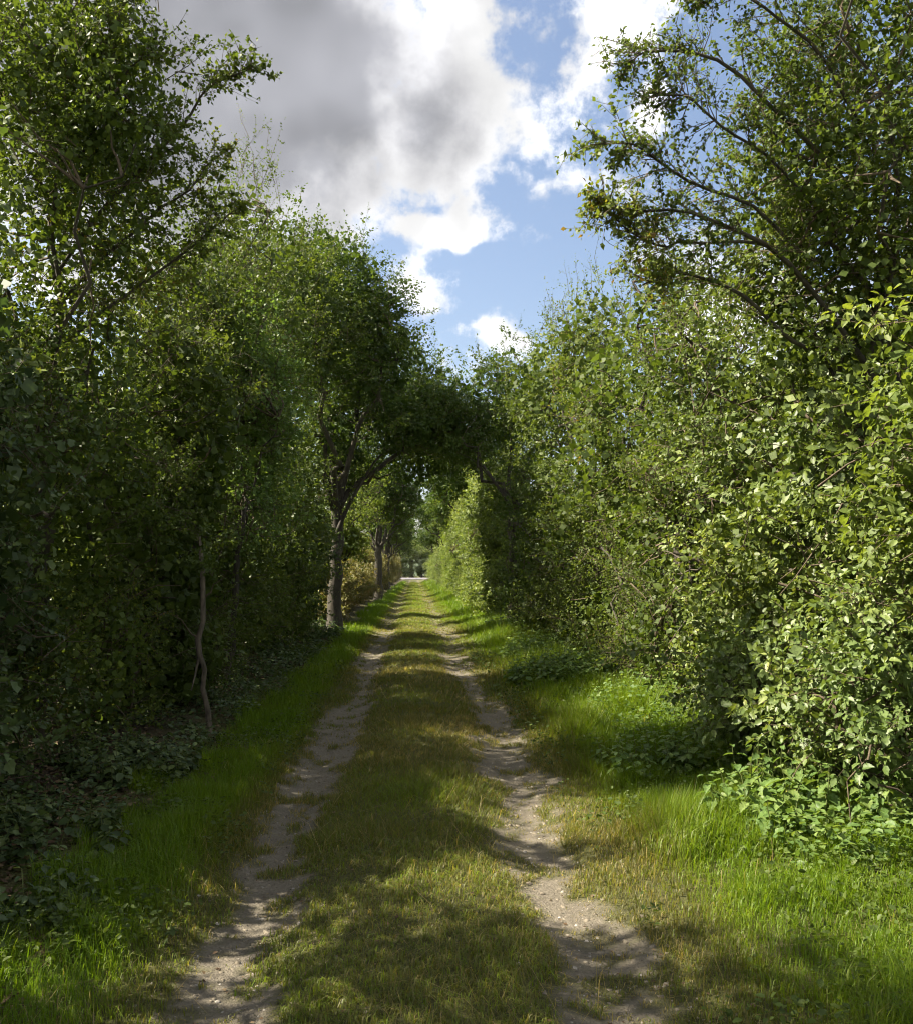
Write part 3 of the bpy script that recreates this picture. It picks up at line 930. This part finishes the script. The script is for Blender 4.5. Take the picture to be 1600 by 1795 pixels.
grow('field_maple', 'shaded maple with slim dark trunks forming the arch opposite the tall maple', 'tree', (2.8, 25.6),
     [(2.6, 26.2, 6.4, 1.6, 2.0, 1.7), (1.2, 26.6, 6.0, 1.3, 1.8, 1.5), (.5, 26.4, 6.2, 1.1, 1.5, 1.1), (3.2, 25.2, 3.6, .8, 1.6, 2.0), (3.15, 24.8, 1.3, .7, 1.9, 1.3)], 'maple', 'kite', .075, 820, 'leafy', (.6, 1.1),
     3.0, .13, (-.1, .1), 9, .4, 3000, .16, 12,
     [([(2.8, 25.6, 2.6), (2.4, 25.6, 3.9), (1.7, 25.8, 4.7), (.9, 26, 5.2)], .028, 14)], 0, .4, HEDGE_R, 10, limb_r=.07, stems=3, gap=.30)

# ---------------------------------------------------------------- hedges and trees beyond the arch
FAR_R = 'sunlit shrubs of the hedge beyond the arch'
FAR_L = 'low shrubs between the trunks beyond the arch'
FAR_T = 'trees along the lane beyond the arch'
L_FR = 'sunlit shrub in the hedge running away beyond the dark arch'
far_shrub = grow('hedge_shrub', L_FR, 'shrub', (3.0, 30.0), [(2.85, 30.0, 3.2, .95, 1.7, 2.0), (2.9, 30.0, 1.2, .85, 1.6, 1.2)], 'hazel', 'kite', .075, 330, 'dense', (.5, .9),
                 1.0, .06, (0, 0), 5, .4, 1500, .15, 6, (), 0, .3, FAR_R, 8, 'foliage', stems=2, fill_mat='blackthorn')
far_shrub_b = grow('hedge_shrub', L_FR, 'shrub', (3.1, 33.2), [(2.9, 33.2, 3.6, 1.1, 1.6, 2.0), (2.95, 33.4, 1.2, .8, 1.6, 1.2)], 'ivy_sun', 'kite', .075, 330, 'dense', (.5, .9),  # brighter leaf colour adds to the sunlit look of the far hedge
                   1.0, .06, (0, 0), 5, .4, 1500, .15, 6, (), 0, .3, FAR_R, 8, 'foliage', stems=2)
far_shrub['label'] = 'sunlit shrub directly behind the slim dark arch trunks'
far_shrub_b['label'] = 'second sunlit shrub behind the slim dark arch trunks'
rr = random.Random(5)
for k, y in enumerate([36.5, 39.8, 43, 46.5, 50, 54, 58.5, 63, 68, 73, 79, 86, 94, 103, 113, 124, 137, 151, 167, 185]):
    s = rr.uniform(.85, 1.1) * (1.0 if y < 60 else .86)
    st = max(1.0, y / 55)
    copy_tree((far_shrub, far_shrub_b, far_shrub)[k % 3], 3.0 + rr.uniform(-.2, .25) + (.3 if y > 80 else 0), y, rr.choice((0, math.pi)) + rr.uniform(-.25, .25), (s, s * st * 1.05, s * rr.uniform(.85, 1.1)), L_FR, FAR_R)
L_FL = 'low dry shrub between the trunks on the shaded side beyond the arch'
for y in (6.6, 9.4, 12.0, 14.8, 17.6, 20.6):
    copy_tree(far_shrub_b, -4.3, y, rr.uniform(-.3, .3), (1.0, 1.0, rr.uniform(.72, .95)), 'dense shrub at the back of the shaded hedge, glimpsed through its gaps', 'shrubs at the back of the shaded hedge')
for y in (7.6, 10.2, 12.6, 15.2, 18.0, 21.0):
    copy_tree(far_shrub_b, 4.45, y, math.pi + rr.uniform(-.3, .3), (1.0, 1.0, rr.uniform(.72, .9)), 'dense shrub at the back of the sunlit hedge, glimpsed through its gaps', 'shrubs at the back of the sunlit hedge')
low_shrub = grow('hedge_shrub', L_FL, 'shrub', (-2.8, 38.0), [(-2.75, 38.0, .95, .6, 1.5, .9)], 'dry', 'kite', .07, 190, 'dense', (.4, .8),
                 .5, .04, (0, 0), 5, .5, 700, .12, 4, (), 0, .4, FAR_L, 8, 'foliage', stems=3)
low_shrub['label'] = 'low straw-brown shrub just beyond the forked maple trunk'
for y in (28.6, 31.4, 34.6, 41.5, 45.5, 49, 55, 58.5, 63, 68, 74, 81, 89, 98, 108, 120, 134, 150, 168, 188):
    s = rr.uniform(.9, 1.25)
    st = max(1.0, y / 55)
    copy_tree(low_shrub, -2.75 - (.25 if y > 80 else 0) + rr.uniform(-.15, .15), y, rr.choice((0, math.pi)) + rr.uniform(-.2, .2), (s, s * st * 1.1, s * (1.0 if y < 50 else 1.35 if y < 90 else 2.0)), L_FL, FAR_L)
L_FB = 'taller green shrub behind the low dry ones beyond the arch'
for y in (30, 35, 40, 47, 54, 62, 72, 84, 98, 115):
    copy_tree(far_shrub_b, -4.0 + rr.uniform(-.2, .2), y, rr.uniform(-.3, .3), (1.0, 1.3 * max(1, y / 55), rr.uniform(.62, .85)), L_FB, 'taller shrubs behind the low ones')
lane_tree = grow('lane_tree', 'dark trunked tree beyond the arch, first past the maples on the shaded side', 'tree', (-1.95, 52.0),
                 [(-2.3, 52, 6.6, 2.0, 2.4, 2.4), (-.6, 52, 5.9, 1.3, 1.9, 1.4)], 'maple', 'kite', .12, 420, 'leafy', (.7, 1.2),
                 3.0, .26, (.05, 0), 7, .35, 1500, .22, 6, (), 0, .25, FAR_T, 0, limb_r=.09)
for k, (x, y, lb) in enumerate(((-2.5, 64, 'tree beyond the arch, second past the maples on the shaded side'), (-2.3, 82, 'tree beyond the arch, third past the maples on the shaded side'),
                               (-2.6, 96, 'tree beyond the arch, fourth past the maples on the shaded side'), (-2.7, 112, 'small looking tree near the lane end on the shaded side'), (-2.9, 145, 'last tree before the road on the shaded side'))):
    copy_tree(lane_tree, x, y, rr.uniform(-.4, .4), (1, 1, rr.uniform(.9, 1.05)), lb, FAR_T)
copy_tree(lane_tree, 3.3, 44, math.pi + .1, (1.15, 1, 1.0), 'leafy tree leaning over the sunlit hedge, nearest behind the dark arch', FAR_T)
copy_tree(lane_tree, 3.0, 74, math.pi - .2, (1.2, 1.1, 1.05), 'tree over the sunlit hedge between two others beyond the arch', FAR_T)
copy_tree(lane_tree, 3.6, 125, math.pi, (1.3, 1.2, 1.05), 'last tree over the sunlit hedge before the road', FAR_T)
copy_tree(lane_tree, 3.3, 60, math.pi + .2, (1, 1, .95), 'dark crowned tree over the sunlit hedge beyond the arch', FAR_T)
copy_tree(lane_tree, 4.2, 96, math.pi - .3, (1.05, 1.1, 1.0), 'farther tree over the sunlit hedge near the lane end', FAR_T)
for k, (x, y) in enumerate(((-9, 246), (-3.2, 243), (2.2, 245), (8.5, 247))):
    copy_tree(far_shrub_b, x, y, 1.5 + k, (3.6, 3.2, 1.9), ('shrub of the hedge across the road, ' + ('leftmost', 'second from the left', 'second from the right', 'rightmost')[k] + ' of four'), 'hedge across the road')
for x, y, lb in ((-.5, 256, 'broad tree across the road straight ahead at the lane end'), (-7, 262, 'broad tree across the road on the shaded side of the lane end'), (7.5, 268, 'broad tree across the road on the sunlit side of the lane end')):
    copy_tree(lane_tree, x, y, rr.uniform(0, 6), (3.0, 2.0, 1.3), lb, 'trees across the road')

# ---------------------------------------------------------------- the bare stem in front of the shaded hedge
b0 = np.array([-1.98, 9.3, ground_z(-1.98, 9.3)])
stem = link('bare_sapling', None, None, b0)
tag(stem, 'bare pale kinked stem with peeling bark in front of the shaded hedge', 'dead stem')
tb = Tubes()
pp = np.array([(-1.97, 9.3, .02), (-1.99, 9.3, .25), (-2.04, 9.28, .48), (-2.02, 9.26, .66), (-2.07, 9.25, .80), (-2.09, 9.25, .95), (-2.04, 9.25, 1.12), (-2.05, 9.26, 1.4), (-2.06, 9.27, 1.62), (-2.08, 9.28, 1.78), (-2.10, 9.30, 1.95)])
tb.add(pp, [.034, .028, .025, .024, .029, .030, .026, .027, .024, .02, .010], 9, .07)
link('trunk', tb.mesh('trunk', M['pale'], b0), stem)
tb = Tubes().add([(-2.07, 9.25, .80), (-2.10, 9.2, .60), (-2.12, 9.15, .47)], [.016, .010, .005], 5, .1)
link('bark_strip', tb.mesh('bark_strip', M['pale'], b0), stem)
for a, b in (((-2.05, 9.26, 1.35), (-1.80, 9.2, 1.62)), ((-2.06, 9.25, .95), (-2.3, 9.1, 1.2))):
    link('twig', Tubes().add(wobble_path(a, b, 5, 0, .04), np.linspace(.010, .003, 5), 4).mesh('twig', M['twig'], b0), stem)

sa = np.array([-2.07, 9.28, 1.72]) + rng.normal(size=(16, 3)) * [.10, .12, .12]
sx_ = rng.normal(size=(16, 3)) * .7 + [.1, -.2, .3]
lv, fr = place_sprays('leafy', sa, sx_, rng.uniform(.2, .42, 16), unit(sx_), .040)
link('foliage', leaf_mesh('foliage', 'kite', *lv, M['blackthorn'], b0), stem)
# broken sawn boughs that poke out of the sunlit hedge
SNAGS = [((3.1, 8.9, 1.55), (2.52, 9.0, 1.80), .030, 'pale snapped branch end poking from the lane edge of the sunlit hedge', 'pale')]
for a, b, r0, lb, mk in SNAGS:
    a, b = np.array(a), np.array(b)
    o = link('dead_branch', None, None, a)
    tag(o, lb, 'branch')
    pth = wobble_path(a, b, 9, 0, .02)
    link('limb', Tubes().add(pth, np.linspace(r0, r0 * .5, 9), 7, .08).mesh('limb', M[mk], a), o)
    for k in (4, 6):
        e2 = pth[k] + unit(b - a) * .25 + rng.normal(size=3) * .14
        link('twig', Tubes().add(wobble_path(pth[k], e2, 5, 0, .05), np.linspace(r0 * .4, .003, 5), 4).mesh('twig', M[mk], a), o)


# ---------------------------------------------------------------- nettles
def nettle_clump(name, label, cx, cy, rad, n, h, leaf_len, single, mat='nettle', group='nettle clumps on the verges'):
    base = np.array([cx, cy, ground_z(cx, cy)])
    root = link(name, None, None, base)
    tag(root, label, 'nettles', group)
    st = Tubes()
    P, D, N, S, T = [], [], [], [], []
    for k in range(n):
        a, r = rng.random() * 6.283, rad * math.sqrt(rng.random())
        x, y = cx + r * math.cos(a), cy + r * math.sin(a) * 1.2
        g = ground_z(x, y)
        hh = h * rng.uniform(.65, 1.1) * (1 - .35 * (r / rad) ** 2)
        top = np.array([x + rng.normal() * .05 + .10 * math.cos(a) * r / rad, y + rng.normal() * .05, g + hh])
        pth = wobble_path((x, y, g - .02), top, 6, 0, .02)
        st.add(pth, np.linspace(.004, .002, 6), 4)
        nodes, ph = 6, rng.random() * 3.14
        for m in range(nodes):
            t = .35 + .65 * (m / (nodes - 1))
            p = pth[0] + (top - pth[0]) * t
            for sgn in (0, math.pi):
                an = ph + m * math.pi / 2 + sgn + rng.normal() * .2
                d = np.array([math.cos(an), math.sin(an), -.25 - .25 * (1 - t) + rng.normal() * .15 + (.35 if m == nodes - 1 else 0)])
                P.append(p + d * .012)
                D.append(d)
                N.append(np.array([0, 0, 1.0]) + rng.normal(size=3) * .22)
                S.append(leaf_len * (1.12 - .62 * max(0, t - .55) / .45) * rng.uniform(.8, 1.15))
                T.append(rng.random())
    P, D, N, S, T = map(np.array, (P, D, N, S, T))
    so = link('stems', st.mesh('stems', M['stem'], base, True, .5), root)
    so['kind'] = 'stuff'
    if single:
        single_leaves(root, 'toothed', mat, P, D, N, S, T, base)
    else:
        link('foliage', leaf_mesh('foliage', 'oval', P, D, N, S, T, M[mat], base), root)
    return root


nettle_clump('nettle_clump', 'pale sunlit nettle clump on the grass in front of the brambles', 2.16, 5.75, .36, 25, .50, .098, True)
nettle_clump('nettle_clump', 'small nettle clump at the right edge below the hazel', 2.78, 5.35, .22, 14, .42, .085, True)
nettle_clump('nettle_clump', 'shaded nettle clump on the verge behind the sunlit one', 1.95, 7.5, .42, 40, .38, .085, False)
nettle_clump('nettle_clump', 'wide green nettle bed in shade before the dark arch', 2.15, 13.6, .75, 110, .48, .10, False)
nettle_clump('nettle_clump', 'nettle bed beside the rut nearest the dark arch', 2.35, 17.0, .7, 90, .45, .11, False)
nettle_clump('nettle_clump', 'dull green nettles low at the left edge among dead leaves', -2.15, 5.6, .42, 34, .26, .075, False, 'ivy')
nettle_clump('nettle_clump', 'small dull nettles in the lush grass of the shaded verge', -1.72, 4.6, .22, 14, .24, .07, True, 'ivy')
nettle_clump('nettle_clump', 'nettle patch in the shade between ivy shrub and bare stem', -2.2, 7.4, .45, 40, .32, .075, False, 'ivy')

# ---------------------------------------------------------------- low undergrowth and dead leaves under the hedges
def scatter(n, x0, x1, y0, y1, seed, thr):
    x = rng.uniform(x0, x1, n)
    y = y0 * (y1 / y0) ** rng.random(n)
    k = fbm(x * 2.2, y * 1.6, seed, 3) > thr
    return x[k], y[k]


def undergrowth(label, x, y, hmax, size, mat, seed):
    z = ground_z(x, y) + hmax * rng.random(len(x)) ** 1.3 * sstep(fbm(x * 1.7, y * 1.3, seed + 1, 3), .3, .65)
    n = len(x)
    d = rng.normal(size=(n, 3)) * [1, 1, .3]
    nr = np.array([0, 0, 1.0]) + rng.normal(size=(n, 3)) * .35
    pos = np.stack([x, y, z + .01], -1)
    sz = size * rng.uniform(.6, 1.35, n) * np.maximum(1, y / 11)
    o = link('undergrowth', leaf_mesh('undergrowth', 'blade', pos, d, nr, sz, rng.random(n), M[mat], np.zeros(3)))
    tag(o, label, 'undergrowth', kind='stuff')


x, y = scatter(24000, -3.0, -1.5, 3.6, 26, 61, .40)
k = x < -1.75 + .5 * (fbm(y * .9, y * 0, 66, 3) - .5)
undergrowth('low ivy and herb leaves along the foot of the shaded hedge', x[k], y[k], .26, .046, 'ivy', 62)
x, y = scatter(12000, 1.9, 3.1, 4.6, 26, 71, .45)
undergrowth('low leafy herbs along the foot of the sunlit hedge', x, y, .34, .046, 'nettle', 72)
x, y = scatter(15000, -3.3, -1.45, 3.4, 30, 81, .35)
n = len(x)
o = link('leaf_litter', leaf_mesh('leaf_litter', 'kite', np.stack([x, y, ground_z(x, y) + rng.uniform(.006, .03, n)], -1), rng.normal(size=(n, 3)) * [1, 1, .2], np.array([0, 0, 1.]) + rng.normal(size=(n, 3)) * .35,
                                  rng.uniform(.025, .055, n) * np.maximum(1, y / 12), rng.random(n), M['litter'], np.zeros(3)))
tag(o, 'brown dead leaves lying under the shaded hedge', 'dead leaves', kind='stuff')
x, y = scatter(1900, -1.4, 1.6, 3.0, 20, 91, .3)
n = len(x)
o = link('leaf_litter', leaf_mesh('leaf_litter', 'kite', np.stack([x, y, ground_z(x, y) + rng.uniform(.004, .012, n)], -1), rng.normal(size=(n, 3)) * [1, 1, .15], np.array([0, 0, 1.]) + rng.normal(size=(n, 3)) * .25,
                                  rng.uniform(.012, .028, n), rng.random(n), M['litter'], np.zeros(3)))
tag(o, 'small dead leaves and bits strewn over the wheel ruts', 'dead leaves', kind='stuff')

# broad-leaved weeds among the grass of the verges
x, y = scatter(9000, -1.95, -1.0, 3.0, 16, 141, .50)
x2, y2 = scatter(10000, 1.05, 2.5, 3.0, 18, 143, .48)
x, y = np.concatenate([x, x2]), np.concatenate([y, y2])
n = len(x)
o = link('weeds', leaf_mesh('weeds', 'blade', np.stack([x, y, ground_z(x, y) + rng.uniform(.02, .13, n)], -1), rng.normal(size=(n, 3)) * [1, 1, .4], np.array([0, 0, 1.]) + rng.normal(size=(n, 3)) * .4,
                            rng.uniform(.016, .04, n) * np.maximum(1, y / 10), rng.random(n) * .7, M['blackthorn'], np.zeros(3)))
tag(o, 'small broad leaved weeds growing in the grass of both verges', 'weeds', kind='stuff')

# ---------------------------------------------------------------- small stones in the ruts
V8 = np.array([[-1, -1, -1], [1, -1, -1], [1, 1, -1], [-1, 1, -1], [-.7, -.7, .6], [.7, -.7, .7], [.6, .7, .6], [-.7, .6, .8]], float)
F8 = np.array([(4, 5, 6, 7), (0, 1, 5, 4), (1, 2, 6, 5), (2, 3, 7, 6), (3, 0, 4, 7)])
n = 750
y = 2.8 * (16 / 2.8) ** rng.random(n)
x = np.where(rng.random(n) < .5, rut_l(y), rut_r(y)) + rng.normal(size=n) * .16
s = np.minimum(.0045 * np.exp(rng.normal(size=n) * .55), .012)
a = rng.random(n) * 6.283
v = V8[None] * s[:, None, None] * (1 + .25 * rng.normal(size=(n, 8, 3))) * [1, 1, .6]
v = np.stack([v[..., 0] * np.cos(a)[:, None] - v[..., 1] * np.sin(a)[:, None], v[..., 0] * np.sin(a)[:, None] + v[..., 1] * np.cos(a)[:, None], v[..., 2]], -1)
v += np.stack([x, y, ground_z(x, y)], -1)[:, None, :]
stone_m = bark_mat('pale_stone', (.16, .145, .12), (.36, .33, .29), 40)
o = link('gravel', mesh_np('gravel', v.reshape(-1, 3), (F8[None] + (np.arange(n) * 8)[:, None, None]).ravel(), np.full(n * 5, 4), stone_m))
tag(o, 'small pale stones trodden into the wheel ruts', 'gravel', kind='stuff')
n = 3200
y = 2.8 * (18 / 2.8) ** rng.random(n)
x = np.where(rng.random(n) < .55, rut_l(y), rut_r(y)) + rng.normal(size=n) * .19
s_ = np.minimum(.0050 * np.exp(rng.normal(size=n) * .55), .013)
v = V8[None] * s_[:, None, None] * (1 + .3 * rng.normal(size=(n, 8, 3))) * [1.3, 1, .7]
v += np.stack([x, y, ground_z(x, y)], -1)[:, None, :]
o = link('soil_crumbs', mesh_np('soil_crumbs', v.reshape(-1, 3), (F8[None] + (np.arange(n) * 8)[:, None, None]).ravel(), np.full(n * 5, 4), bark_mat('dry_soil_crumb', (.085, .070, .050), (.22, .19, .14), 30)))
tag(o, 'dry crumbs of soil lying loose in the wheel ruts', 'soil', kind='stuff')


# ---------------------------------------------------------------- grass
def grass(label, x, y, h, w, tint, lean=.55, segs=2):
    n = len(x)
    lean = lean * (1 + .9 * np.exp(-(x / .75) ** 4))
    a = rng.random(n) * 6.283
    d = np.stack([np.cos(a), np.sin(a), np.zeros(n)], -1)
    side = np.stack([-np.sin(a + rng.normal(size=n) * .6), np.cos(a), np.zeros(n)], -1)
    base = np.stack([x, y, ground_z(x, y) - .006], -1)
    ln = (lean * np.abs(rng.normal(size=n)) + .12)[:, None]
    up = np.array([0, 0, 1.0])
    hh, ww = h[:, None], w[:, None]
    if segs == 2:
        mid = base + (up * .58 + d * ln * .28) * hh
        tip = base + (up * np.maximum(.25, 1 - ln * .55) + d * ln * .95) * hh
        v = np.stack([base - side * ww * .5, base + side * ww * .5, mid + side * ww * .42, mid - side * ww * .42, tip], 1)
        f = np.array([0, 1, 2, 3, 3, 2, 4])
        fs, nv = np.array([4, 3]), 5
    else:
        tip = base + (up * .9 + d * ln * .8) * hh
        v = np.stack([base - side * ww * .5, base + side * ww * .5, tip], 1)
        f = np.array([0, 1, 2])
        fs, nv = np.array([3]), 3
    me = mesh_np('grass', v.reshape(-1, 3), (f[None] + (np.arange(n) * nv)[:, None]).ravel(), np.tile(fs, n), M['grass'], np.repeat(np.clip(tint, 0, 1), nv))
    return tag(link('grass', me), label, 'grass', kind='stuff')


def grass_points(n, y0, y1, power, xlo, xhi):
    u = rng.random(n)
    e_ = 1 - power
    y = (y0 ** e_ + u * (y1 ** e_ - y0 ** e_)) ** (1 / e_)
    x = rng.uniform(xlo, xhi, n)
    k = np.abs(x / y - .046) < .66
    return x[k], y[k]


def sward(x, y):
    """Which blade stands here: keep?, height, dryness."""
    b = bare_mask(x, y)
    cl = fbm(x * 3.0, y * 2.4, 101, 4)
    pt = fbm(x * .9, y * .6, 111, 3)
    ctr = np.exp(-(x / .62) ** 4)
    vr = sstep(x, 1.12, 1.75)
    vl = sstep(-x, 1.0, 1.35) * (1 - sstep(-x, 1.95, 2.45))
    edge_r = sstep(x, 2.4, 2.9)
    keep = rng.random(len(x)) > b * .985
    keep &= rng.random(len(x)) < np.clip(.35 + 1.3 * cl, 0, 1)
    keep &= ~((x < -1.75) & (fbm(x * 1.5, y * 1.1, 121, 3) > .50 - .35 * sstep(-x, 1.75, 2.4)))
    keep &= rng.random(len(x)) > edge_r * .75
    h = .028 + .040 * cl + ctr * (.000 + .020 * sstep(cl, .45, .75)) + vr * (.06 + .16 * sstep(cl, .3, .7)) * (.55 + .8 * sstep(pt, .35, .6)) + vl * (.04 + .10 * sstep(cl, .3, .65))
    h = h * (1 - .5 * np.minimum(b * 1.5, 1)) * rng.uniform(.55, 1.3, len(x))
    far = sstep(y, 18, 40)
    dry = .60 + .25 * (pt - .5) * 2 + .16 * rng.normal(size=len(x))
    dry = dry - vr * .42 - vl * .52 + .2 * (b > .2)
    dry = dry - far * .12
    return keep, h, dry


GR = [(128000, 2.7, 5.6, 1.02, 2, 'short olive grass and lush verge blades nearest the camera'),
      (175000, 5.6, 11, 1.4, 1, 'short grass of the lane from the nettles to the bare stem'),
      (210000, 11, 150, 1.55, 1, 'sunlit and shaded grass of the lane farther off towards the arch')]
for cnt, ya, yb, pw, sg, lb in GR:
    x, y = grass_points(cnt, ya, yb, pw, -2.6, 3.0)
    k, h, dr_ = sward(x, y)
    x, y, h, dr_ = x[k], y[k], h[k], dr_[k]
    grass(lb, x, y, h * np.maximum(1, y / 30) ** .3, .0036 * np.maximum(1, y / 4.2) ** .85 * rng.uniform(.6, 1.3, len(x)) * (1.25 if sg == 1 else 1), dr_, segs=sg)
# straw-coloured seed stems
x, y = grass_points(3600, 2.8, 16, 1.3, -1.5, 2.4)
k = (bare_mask(x, y) < .3) & (fbm(x * 2, y * 1.4, 131, 3) > .5)
x, y = x[k], y[k]
grass('thin straw coloured dry stems bent over the short grass', x, y, rng.uniform(.06, .22, len(x)), .0020 * np.maximum(1, y / 4) * np.ones(len(x)), rng.uniform(.85, 1, len(x)), 1.1)


# ---------------------------------------------------------------- the air
hz_m = bpy.data.materials.new('thin_haze')
hz_m.use_nodes = True
nt = hz_m.node_tree
nt.nodes.clear()
out = nt.nodes.new('ShaderNodeOutputMaterial')
pv = nt.nodes.new('ShaderNodeVolumePrincipled')
pv.inputs['Color'].default_value = (.86, .92, 1, 1)
pv.inputs['Density'].default_value = .00005
nt.links.new(pv.outputs[0], out.inputs['Volume'])
X, Y0, Y1, Z0, Z1 = 1600, -80, 2000, -3, 62
hv = np.array([(x, y, z) for z in (Z0, Z1) for x, y in ((-X, Y0), (X, Y0), (X, Y1), (-X, Y1))], float)
hf = np.array([(0, 3, 2, 1), (4, 5, 6, 7), (0, 1, 5, 4), (1, 2, 6, 5), (2, 3, 7, 6), (3, 0, 4, 7)])
tag(link('haze', mesh_np('haze', hv, hf.ravel(), np.full(6, 4), hz_m)), 'thin summer haze in the air along the lane', 'haze', kind='stuff')
scene.cycles.volume_bounces = 0
